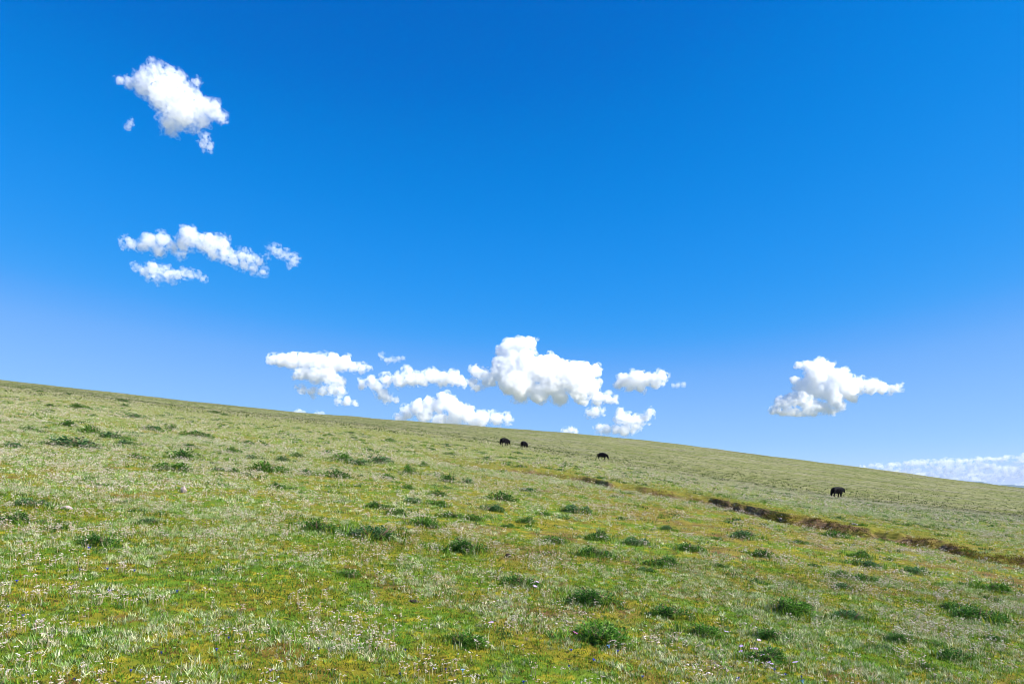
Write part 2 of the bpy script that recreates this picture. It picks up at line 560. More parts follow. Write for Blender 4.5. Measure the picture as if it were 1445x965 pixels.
def cloud_mesh(puffs, cx, cyy, vox, lumps, grow, rough, sd, flat=None):
    rnd = random.Random(int(cx * 7 + cyy))
    cs, qs = [], []
    for (x, yy, r) in puffs:
        r = max(r + grow, r * .45)
        c = np.array((x - cx, rnd.uniform(-.5, .5) * r, cyy - yy))
        cs.append(c); qs.append(r)
        for _ in range(lumps):                                   # cauliflower lumps on each puff
            d = np.array((rnd.gauss(0, 1), rnd.gauss(0, .8), rnd.gauss(.15, .9))); d /= np.linalg.norm(d)
            cs.append(c + d * (r * .85)); qs.append(r * rnd.uniform(.25, .55))
    cs, qs = np.array(cs), np.array(qs)
    pv = (ICO_V[None] * qs[:, None, None] + cs[:, None, :]).reshape(-1, 3)
    pf = (np.arange(len(cs))[:, None, None] * len(ICO_V) + ICO_F[None]).reshape(-1, 3)
    me0 = mesh_np('cloud_puffs', pv, pf)
    tmp = bpy.data.objects.new('cloud_puffs', me0); C.objects.link(tmp)
    md = tmp.modifiers.new('r', 'REMESH'); md.mode = 'VOXEL'; md.voxel_size = vox
    dg = bpy.context.evaluated_depsgraph_get(); dg.update()
    me = bpy.data.meshes.new_from_object(tmp.evaluated_get(dg))
    bpy.data.objects.remove(tmp); bpy.data.meshes.remove(me0)
    n = len(me.vertices)
    co = np.empty(n * 3, np.float32); me.vertices.foreach_get('co', co); co = co.reshape(-1, 3).astype(float)
    no = np.empty(n * 3, np.float32); me.vertices.foreach_get('normal', no); no = no.reshape(-1, 3)
    a = fbm(co[:, 0] / 9, co[:, 1] / 9, co[:, 2] / 9, octaves=4, seed=sd, gain=.6)
    b = fbm(co[:, 0] / 3.4, co[:, 1] / 3.4, co[:, 2] / 3.4, octaves=3, seed=sd + 9)
    co = co + no * ((4.2 * a + 1.0 * (1 - 2 * np.abs(b))) * rough)[:, None]
    co = co + 1.0 * rough * np.stack([fbm(co[:, 0] / 4, co[:, 1] / 4, co[:, 2] / 4, octaves=2, seed=sd + k) for k in (20, 30, 40)], -1)
    if flat is not None:                                         # level condensation base
        zb = cyy - flat + .5 * fbm(co[:, 0] / 6, co[:, 1] / 6, octaves=2, seed=sd + 60)
        co[:, 2] = np.where(co[:, 2] < zb, zb + (co[:, 2] - zb) * .12, co[:, 2])
    me.vertices.foreach_set('co', co.astype(np.float32).ravel())
    me.materials.clear()
    me.update()
    return me


def make_cloud(label, y, puffs, dens=1.0, rough=1.0, name='cloud', cat='cloud', vox=1.0, grow=.7, veil=.13, flat=None):
    """puffs in photo pixels (x, y, r); the cloud is modelled in pixel units and scaled to its real size at distance y."""
    cx = sum(p[0] for p in puffs) / len(puffs); cyy = sum(p[1] for p in puffs) / len(puffs)
    sd = int(cx) % 97
    s = y / FPX
    wispy = rough > 1.15
    me = cloud_mesh(puffs, cx, cyy, vox, 7, grow - (1.9 if wispy else .6), rough, sd, flat)
    me.materials.append(cloud_material('cloud_vapour', dens * 0.20 / s, 0.10, .30, .62, .16))
    o = link(name, me, loc=at(cx, cyy, y), label=label, cat=cat)
    o.scale = (s, s, s)
    ve = cloud_mesh(puffs, cx, cyy, vox * 1.4, 4, grow + (2.2 if wispy else 1.6), rough * 1.6, sd + 50, None if flat is None else flat + 1.5)
    ve.materials.append(cloud_material('cloud_veil', (.055 if wispy else dens * veil) / s, 0.19 if wispy else 0.15, .45, .64, 0.0))
    link('wispy_edge', ve, parent=o)
    return o


CLOUDS = [
    ('large ragged white cloud highest in the blue sky, torn at its lower right', 1800, .38, 1.4,
     [(222,103,10),(238,103,9),(215,118,17),(235,122,19),(250,116,11),(232,142,17),(250,145,19),(270,140,13),(282,150,13),(262,165,17),(245,173,14),
      (240,184,8),(300,158,11),(309,163,8),(285,170,9),(182,118,7),(170,115,5),(192,113,6),(204,125,11),(279,117,4),(290,194,4),(287,203,5),(298,206,4),(275,186,4)]),
    ('tiny scrap of white cloud below left of the highest cloud', 1500, .5, .8, [(185,173,1.6),(184,176,2.2),(182,178,2.2),(180,180,1.4)]),
    ('long white cloud sagging to the right, one round knob on top, upper left sky', 2900, .5, 1.25,
     [(183,343,6),(177,346,4),(200,348,7),(212,342,10),(232,341,9),(222,351,9),(245,349,7),(258,344,10),(270,335,12),(285,342,11),(300,344,11),(312,344,10),
      (300,357,8),(318,359,9),(330,368,7),(345,374,6),(360,380,5),(371,384,3.5),(341,360,6),(355,366,7),(367,368,5),(258,361,5)]),
    ('small slanting white cloud fragment at the right end of the long sagging cloud', 2900, .45, 1.25,
     [(385,353,4.5),(393,356,5.5),(405,362,5),(415,367,5),(411,372,3.5),(380,364,2.4)]),
    ('small flat white cloud with a thin tail just under the long sagging cloud', 2250, .45, 1.25,
     [(205,384,6),(194,378,3.5),(218,381,8),(230,380,7),(238,389,6),(220,392,6),(210,392,5),(260,386,5),(268,385,4.5),(250,388,5),(243,388,6),(278,390,3.4),(286,394,3)]),
    ('broad white cloud shaped like a leaping dolphin, leftmost of the low clouds', 6500, 1.0, .9,
     [(386,508,6),(397,508,8),(412,510,10),(430,509,10),(450,511,11),(470,512,11),(485,512,10),(500,519,7),(511,520,5),(520,519,3),(428,526,8),(445,529,10),
      (465,531,10),(418,530,5),(478,539,8),(470,549,7),(455,552,6),(440,552,5),(427,550,4),(421,548,3),(481,551,5)]),
    ('little oval white cloud under the belly of the dolphin shaped cloud', 6500, .9, .7, [(479,566,4),(490,566,5),(500,569,3.5)]),
    ('thin faint wisp of cloud alone above the low cloud row', 6400, .45, .7, [(545,508,2.4),(551,507,2.8),(557,508,2.8),(563,507,2.6),(569,506,2.2),(540,504,2),(537,501,2)]),
    ('lumpy white cloud band left of the tall cumulus, its left end drooping', 6900, .85, .95,
     [(510,543,5),(525,538,7),(533,545,7),(545,535,7),(540,555,7),(545,562,6),(565,538,9),(580,535,9),(595,535,9),(610,530,10),(625,534,9),(640,533,9),(649,537,7),(575,525,6),(558,564,4)]),
    ('long low heaped cloud resting on the hill skyline below the tall cumulus', 9600, .9, .95,
     [(565,590,7),(575,581,8),(590,575,10),(605,572,10),(620,572,10),(635,569,11),(625,561,7),(645,579,11),(660,584,11),(680,589,10),(700,591,8),(716,590,6),(600,587,10),(640,594,11),(670,598,9),(620,594,10)]),
    ('tallest and biggest white cumulus, domed tower above a flat base, mid sky', 7400, 1.0, 1.0,
     [(735,485,10),(748,484,8),(720,489,11),(710,497,10),(702,495,4),(706,515,12),(720,515,17),(740,508,15),(701,526,10),(690,535,8),(720,540,16),(735,540,18),(757,521,18),(775,514,13),
      (780,535,20),(800,525,15),(815,525,13),(830,525,11),(840,523,8),(815,545,16),(834,546,11),(760,555,14),(790,559,11),(820,561,9),(845,563,8),(858,562,6),(867,564,4),(735,558,9),
      (671,524,7),(681,529,7),(668,539,6),(672,548,4),(685,539,6)]),
    ('rounded white cloud with an upturned right end, right of the tallest cumulus', 6400, .95, .9,
     [(873,542,6),(882,537,9),(897,534,10),(912,534,9),(925,537,9),(935,531,7),(905,546,6),(890,545,6)]),
    ('faint flat cloud sliver off the right end of the rounded upturned cloud', 6400, .4, .6, [(950,543,2.4),(956,543,2.8),(963,543,2.2)]),
    ('small pointed white puff just below the right foot of the tallest cumulus', 10000, .8, .8, [(840,580,6),(832,582,4.5),(850,581,3)]),
    ('two horned white cloud low over the skyline, right of the small pointed puff', 11000, .9, .9,
     [(875,584,5),(873,592,6),(885,592,8),(900,593,8),(912,590,5.5),(918,583,5.5),(845,603,4),(855,606,6),(870,606,6),(880,607,7),(893,604,6),(900,600,5)]),
    ('tiny white cloud tip peeping over the skyline left of the two horned cloud', 11000, .8, .7, [(805,607,4),(798,608,3.2),(811,609,3)]),
    ('tiny white cloud tip peeping over the skyline right below the dolphin shaped cloud', 11500, .8, .7, [(446,584,3),(453,585,2.6)]),
    ('tiny white cloud speck on the skyline left of the tip below the dolphin shaped cloud', 11500, .8, .7, [(418,581,3),(425,583,2.6)]),
    ('solitary white cumulus over the right slope, grey shaded base, tail to the right', 8500, 1.15, .95,
     [(1127,517,4.5),(1140,517,7),(1157,516,9),(1167,520,8),(1175,530,10),(1150,530,13),(1190,537,11),(1121,537,5.5),(1132,545,10),(1150,549,12),(1170,551,12),(1195,551,10),(1210,545,10),
      (1228,545,9),(1245,548,7),(1258,550,5.5),(1267,548,4),(1205,559,6),(1102,567,7),(1115,565,8),(1130,563,10),(1145,570,8),(1096,577,6),(1110,581,6),(1125,582,6),(1140,581,5),(1165,574,7),(1185,573,6),(1160,582,4),(1090,580,4),(1103,583,4),(1118,584,4.5),(1132,585,4.5),(1147,584,4.5),(1172,580,4.5),(1110,574,7),(1155,576,7),(1175,565,9),(1140,576,7)]),
]
for lab, y, dens, rough, puffs in CLOUDS:
    make_cloud(lab, y, puffs, dens=dens, rough=rough, flat=587 if lab.startswith('solitary') else 573 if lab.startswith('tallest') else None)

# the long cloud bank lying on the horizon at the right
_r = random.Random(3)
bank = []
def _top(px): return float(np.interp(px, [1215, 1260, 1330, 1445, 1540], [657, 652, 648, 642, 640]))
for px in range(1214, 1540, 5):                                   # the upper rim
    bank.append((px, _top(px) + 3 + _r.uniform(-1.2, 1.2), _r.uniform(1.6, 3.2)))
for k in range(75):                                               # flat streaks below it
    x0 = _r.uniform(1200, 1510); ln = _r.uniform(14, 60); f = _r.random() ** .8; rr = _r.uniform(1.3, 2.8)
    q = x0
    while q < min(x0 + ln, 1540):
        bank.append((q, _top(q) + 4 + f * (689 - _top(q)) + _r.uniform(-.5, .5), rr * _r.uniform(.7, 1.2)))
        q += rr * 1.7
make_cloud('long layered white cloud bank lying on the horizon at far right', 36000, bank, dens=.8, rough=.35, name='cloud_bank', cat='cloud bank', vox=.9, grow=.5)


# ------------------------------------------------------------------ low plants of the meadow
LEAF = leaf_material('meadow_leaf', .7, .35, .05)
FELT = leaf_material('felted_leaf', .85, .25, .04)
HEAD = leaf_material('dry_flower_head', .85, .15, .1)
SHRUB = leaf_material('cushion_leaf', .65, .32, .08)


def blades(base, az, tilt, length, width, col, segs=2, curl=0.5, tipcol=None, shade=None):
    """One leaf per entry: a tapering strip that bends outwards. Returns vertices, triangles, colours."""
    n = len(base)
    h = np.stack([np.cos(az), np.sin(az)], -1)
    side = np.stack([-np.sin(az), np.cos(az), np.zeros(n)], -1)
    roll = rng.uniform(-.7, .7, n)
    P, Cc = [], []
    pos = base.copy()
    tl = tilt.copy()
    tipcol = col if tipcol is None else tipcol
    for k in range(segs + 1):
        f = k / segs
        w = width * (0.55 + 1.6 * f * (1 - f) * 1.1) * (1 - f ** 3) * .5
        dirv = np.concatenate([h * np.sin(tl)[:, None], np.cos(tl)[:, None]], 1)
        up = np.concatenate([-h * np.cos(tl)[:, None], np.sin(tl)[:, None]], 1)
        sd = side * np.cos(roll)[:, None] + up * np.sin(roll)[:, None]
        c = col * (1 - f) + tipcol * f
        if k < segs:
            P += [pos - sd * w[:, None], pos + sd * w[:, None]]; Cc += [c, c]
        else:
            P += [pos]; Cc += [c]
        pos = pos + dirv * (length / segs)[:, None]
        tl = tl + curl / segs
    m = len(P)
    V = np.stack(P, 1).reshape(-1, 3); CO = np.stack(Cc, 1).reshape(-1, 3)
    tri = []
    for k in range(segs - 1):
        a = 2 * k
        tri += [(a, a + 1, a + 2), (a + 1, a + 3, a + 2)]
    a = 2 * (segs - 1)
    tri.append((a, a + 1, a + 2))
    F = (np.arange(n)[:, None, None] * m + np.array(tri)[None]).reshape(-1, 3)
    return V, F, CO


def join(parts):
    V, F, Cc, o = [], [], [], 0
    for v, f, c in parts:
        V.append(v); F.append(f + o); Cc.append(c); o += len(v)
    return np.concatenate(V), np.concatenate(F), np.concatenate(Cc)


def scatter(n, y0, y1, p=0.0):
    """Ground points inside the view; p=0 spreads evenly in distance, p=1 evenly per square metre."""
    t = rng.random(n)
    y = (y0 ** (1 + p) + t * (y1 ** (1 + p) - y0 ** (1 + p))) ** (1 / (1 + p))
    u = rng.uniform(-.84, .84, n)
    x = u * y
    return x, y


def jitter(col, n, v=.18, h=.06):
    col = np.asarray(col)
    c = (col if col.ndim == 2 else col[None]) * (1 + rng.normal(0, v, n))[:, None] * (1 + rng.normal(0, h, (n, 3)))
    return np.clip(c, .004, .85)


def pick(n, cols, w):
    i = rng.choice(len(cols), n, p=np.array(w) / sum(w))
    return np.asarray(cols)[i]


def tufts(x, y, nb, length, width, tilt, cols, weights, segs, tip=1.15, spread=.02, curl=.5, lo=.6, drift=0.0):
    n = len(x)
    z = height(x, y) - .004
    sz = rng.uniform(lo, 1.25, n)
    tc = pick(n, cols, weights) * (1 + rng.normal(0, .20, n))[:, None]
    tc = tc * (1 + drift * fbm(x / 26.0, y / 60.0, octaves=3, seed=151))[:, None]
    idx = np.repeat(np.arange(n), nb)
    m = n * nb
    base = np.stack([x, y, z], -1)[idx]
    base[:, :2] += rng.normal(0, spread, (m, 2)) * sz[idx][:, None]
    az = rng.uniform(0, 2 * np.pi, m)
    tl = rng.uniform(tilt[0], tilt[1], m)
    ln = length * sz[idx] * rng.uniform(.55, 1.2, m)
    wd = width * sz[idx] * rng.uniform(.7, 1.3, m)
    c = np.clip(tc[idx] * (1 + rng.normal(0, .10, m))[:, None], .004, .8)
    return blades(base, az, tl, ln, wd, c, segs=segs, curl=curl, tipcol=np.clip(c * tip, 0, .85))


# drifts: where the grey-leaved herbs stand thick and where the moss lies bare
def herb_density(x, y):
    d = .40 + .75 * fbm(x / .38 + 5, y / .38, octaves=2, seed=101) + .6 * fbm(x / 1.9 + 5, y / 1.9, octaves=3, seed=103) + .5 * fbm(x / 8.0, y / 10.0, octaves=2, seed=102)
    d = d + .30 * smooth(16, 50, y) + .22 * smooth(0.25, -.6, x / np.maximum(y, 3))
    return np.clip(d, .03, 1) * (1 - .85 * moss_mask(x, y)) * (1 - .6 * terrace_mask(x, y))


def thin(x, y, dens):
    k = rng.random(len(x)) < dens
    return x[k], y[k]


SILVER = [(.32, .38, .18), (.45, .48, .29), (.20, .32, .085), (.44, .40, .25), (.12, .24, .045)]
SILVER_W = [3, 2.4, 2.2, 2, 1.8]
GREEN = [(.125, .22, .017), (.078, .185, .015), (.215, .24, .020), (.25, .21, .020), (.038, .11, .018), (.17, .095, .022), (.025, .045, .010)]
GREEN_W = [3.4, 3.2, 2.4, 1.2, 2.2, .5, 1.0]


# grey felted herbs: rosettes of pale leaves
parts = []
x, y = scatter(62000, 3.6, 11, .6); x, y = thin(x, y, herb_density(x, y)); parts.append(tufts(x, y, 12, .045, .0044, (.05, .95), SILVER, SILVER_W, 3, spread=.015))
x, y = scatter(62000, 11, 32, .25); x, y = thin(x, y, herb_density(x, y)); parts.append(tufts(x, y, 8, .055, .011, (.1, 1.0), SILVER, SILVER_W, 2, spread=.025))
x, y = scatter(80000, 26, 105, .05); x, y = thin(x, y, herb_density(x, y)); parts.append(tufts(x, y, 6, .10, .030, (.1, .9), SILVER, SILVER_W, 1, spread=.05))
FARC = [(.18, .205, .06), (.26, .26, .14), (.09, .13, .03), (.32, .30, .20), (.035, .06, .016)]
x, y = scatter(70000, 80, 480, 0); d = .5 + .9 * fbm(x / 22.0, y / 60.0, octaves=3, seed=111); x, y = thin(x, y, np.clip(d, .1, 1)); parts.append(tufts(x, y, 4, .17, .10, (.1, .9), FARC, [3, 2, 2, 1.2, 1.1], 1, spread=.15, drift=.7))
x, y = scatter(34000, 90, 500, .25); parts.append(tufts(x, y, 6, .26, .24, (.2, 1.1), FARC, [1.5, 1.6, 2, 1.6, 2.4], 1, spread=.34, drift=.7))
V, F, Cc = join(parts)
link('silver_herbs', mesh_np('silver_herbs', V, F, FELT, color=Cc), kind='stuff')


# straw stems with clusters of dry pinkish-white heads
def heads(x, y, stem_h, stem_w, nh, r, stem_segs, y_ref):
    n = len(x)
    z = height(x, y)
    hgt = stem_h * rng.uniform(.55, 1.25, n)
    az = rng.uniform(0, 6.283, n); tl = np.abs(rng.normal(0, .26, n))
    base = np.stack([x, y, z], -1)
    stc = jitter(pick(n, [(.36, .33, .17), (.42, .34, .22), (.30, .33, .15), (.30, .17, .10)], [3, 2, 2, .5]), n, .1)
    V1 = blades(base, az, tl, hgt, stem_w * rng.uniform(.8, 1.2, n), stc, segs=stem_segs, curl=.12)
    dirv = np.stack([np.cos(az) * np.sin(tl + .06), np.sin(az) * np.sin(tl + .06), np.cos(tl + .06)], -1)
    tip = base + dirv * hgt[:, None] * .98
    idx = np.repeat(np.arange(n), nh); m = n * nh
    hc = jitter(pick(n, [(.58, .52, .45), (.54, .44, .39), (.48, .42, .29), (.66, .62, .56), (.42, .32, .26)], [3, 2.4, 2, 1.6, 1.2]), n, .08, .03)[idx]
    hc = np.clip(hc * (1 + rng.normal(0, .08, m))[:, None], 0, .82)
    rr = r * rng.uniform(.6, 1.25, m)
    cpos = tip[idx] + rng.normal(0, 1, (m, 3)) * np.array([1.0, 1.0, .45]) * (r * .95)
    octv = np.array([(1, 0, 0), (0, 1, 0), (-1, 0, 0), (0, -1, 0), (0, 0, .6), (0, 0, -.5)], float)
    octf = np.array([(0, 1, 4), (1, 2, 4), (2, 3, 4), (3, 0, 4), (1, 0, 5), (2, 1, 5), (3, 2, 5), (0, 3, 5)])
    rot = rng.uniform(0, 6.283, m)
    ov = octv[None] * rr[:, None, None]
    ox = ov[..., 0] * np.cos(rot)[:, None] - ov[..., 1] * np.sin(rot)[:, None]
    oy = ov[..., 0] * np.sin(rot)[:, None] + ov[..., 1] * np.cos(rot)[:, None]
    V2 = (np.stack([ox, oy, ov[..., 2]], -1) + cpos[:, None, :]).reshape(-1, 3)
    F2 = (np.arange(m)[:, None, None] * 6 + octf[None]).reshape(-1, 3)
    return join([V1, (V2, F2, np.repeat(hc, 6, 0))])


def head_density(x, y):
    d = .18 + .8 * fbm(x / .45 + 31, y / .45, octaves=2, seed=121) + .6 * fbm(x / 2.2 + 31, y / 2.2, octaves=2, seed=123) + .4 * fbm(x / 6.0, y / 6.0 + 9, octaves=2, seed=122)
    d = d + .35 * smooth(14, 45, y) + .2 * smooth(.1, -.5, x / np.maximum(y, 3))
    return np.clip(d, .05, 1) * (1 - .9 * moss_mask(x, y))


def clumps(x, y, k, spread):
    """Several stalks rising from one root."""
    x = np.repeat(x, k); y = np.repeat(y, k)
    keep = rng.random(len(x)) < .7
    x = x + rng.normal(0, 1, len(x)) * spread; y = y + rng.normal(0, 1, len(y)) * spread
    return x[keep], y[keep]


parts = []
x, y = scatter(9500, 3.6, 11, .6); x, y = thin(x, y, head_density(x, y)); x, y = clumps(x, y, 7, .020); parts.append(heads(x, y, .080, .0036, 4, .0056, 2, 7))
x, y = scatter(22000, 11, 32, .2); x, y = thin(x, y, head_density(x, y)); x, y = clumps(x, y, 6, .035); parts.append(heads(x, y, .10, .0075, 3, .0095, 1, 18))
x, y = scatter(40000, 28, 130, .05); x, y = thin(x, y, head_density(x, y)); x, y = clumps(x, y, 4, .07); parts.append(heads(x, y, .13, .022, 1, .030, 1, 50))
V, F, Cc = join(parts)
link('dry_flower_stalks', mesh_np('dry_flower_stalks', V, F, HEAD, color=Cc), kind='stuff')


# ------------------------------------------------------------------ dark cushion shrubs
def tube(pts, radii, sides=6):
    """A tapering tube along points: vertices and triangles."""
    pts = np.asarray(pts, float); V = []
    for i, p in enumerate(pts):
        d = pts[min(i + 1, len(pts) - 1)] - pts[max(i - 1, 0)]
        d = d / (np.linalg.norm(d) + 1e-9)
        a = np.cross(d, [0, 0, 1.0]) if abs(d[2]) < .9 else np.cross(d, [1.0, 0, 0])
        a /= np.linalg.norm(a); b = np.cross(d, a)
        for k in range(sides):
            t = 2 * math.pi * k / sides
            V.append(p + radii[i] * (math.cos(t) * a + math.sin(t) * b))
    F = []
    for i in range(len(pts) - 1):
        for k in range(sides):
            q = [i * sides + k, i * sides + (k + 1) % sides, (i + 1) * sides + (k + 1) % sides, (i + 1) * sides + k]
            F += [(q[0], q[1], q[2]), (q[0], q[2], q[3])]
    n = len(V); V += [pts[0], pts[-1]]
    for k in range(sides):
        F += [(n, (k + 1) % sides, k), (n + 1, (len(pts) - 1) * sides + k, (len(pts) - 1) * sides + (k + 1) % sides)]
    return np.array(V), np.array(F)


TONES = {'d': [(.042, .130, .022), (.068, .175, .028), (.024, .080, .018), (.12, .23, .04)],
         'g': [(.066, .180, .020), (.10, .23, .028), (.034, .11, .018), (.15, .27, .05)],
         'b': [(.050, .140, .045), (.080, .180, .060), (.030, .095, .035), (.15, .24, .10)]}


def shrub_meshes(tone, nleaf, leaf, seed):
    """A cushion about one unit wide and one unit high, on the ground at its origin."""
    r = np.random.default_rng(seed)
    nl = 7
    lc = np.stack([r.uniform(-.30, .30, nl), r.uniform(-.30, .30, nl)], -1)
    lr = r.uniform(.16, .30, nl); lh = r.uniform(.5, 1.0, nl)
    k = r.integers(0, nl, nleaf)
    d = r.normal(0, 1, (nleaf, 3)); d[:, 2] = np.abs(d[:, 2]) * .8 + .05
    d /= np.linalg.norm(d, axis=1)[:, None]
    depth = r.uniform(.55, 1.0, nleaf) ** .6
    p = d * depth[:, None]
    base = np.stack([lc[k, 0] + p[:, 0] * lr[k], lc[k, 1] + p[:, 1] * lr[k], p[:, 2] * lh[k] * .85], -1)
    az = np.arctan2(d[:, 1], d[:, 0]) + r.normal(0, .5, nleaf)
    tl = np.clip(np.arccos(d[:, 2]) * .8 + r.normal(0, .25, nleaf), .05, 1.5)
    tc = np.array(TONES[tone])[r.choice(4, nleaf, p=[.36, .30, .20, .14])] * (1 + r.normal(0, .16, nleaf))[:, None]
    dry = r.random(nleaf) < .05
    tc[dry] = np.array([.22, .17, .11])
    V, F, Cc = blades(base, az, tl, leaf * r.uniform(.6, 1.3, nleaf), leaf * .34 * r.uniform(.7, 1.2, nleaf), np.clip(tc, .004, .6), segs=2, curl=.3, tipcol=np.clip(tc * 1.25, 0, .6))
    fol = mesh_np('foliage', V, F, SHRUB, color=Cc)
    TV, TF, o = [], [], 0
    for i in range(14):
        a = r.uniform(0, 6.283); rad = r.uniform(.15, .42); h = r.uniform(.35, .8)
        v, f = tube([(0.04 * math.cos(a), 0.04 * math.sin(a), -.04), (rad * .6 * math.cos(a), rad * .6 * math.sin(a), h * .45), (rad * math.cos(a + .2), rad * math.sin(a + .2), h)], [.014, .009, .004], 5)
        TV.append(v); TF.append(f + o); o += len(v)
    tw = mesh_np('twigs', np.concatenate(TV), np.concatenate(TF), TWIG)
    return fol, tw


TWIG = plain_material('twig_bark', (.11, .075, .05), .85, .2, 30)
SHRUB_NEAR = {t: [shrub_meshes(t, 1500, .10, 400 + i + 10 * 'dgb'.index(t)) for i in range(3)] for t in 'dgb'}
SHRUB_MID = {t: [shrub_meshes(t, 520, .15, 500 + i + 10 * 'dgb'.index(t)) for i in range(3)] for t in 'dgb'}

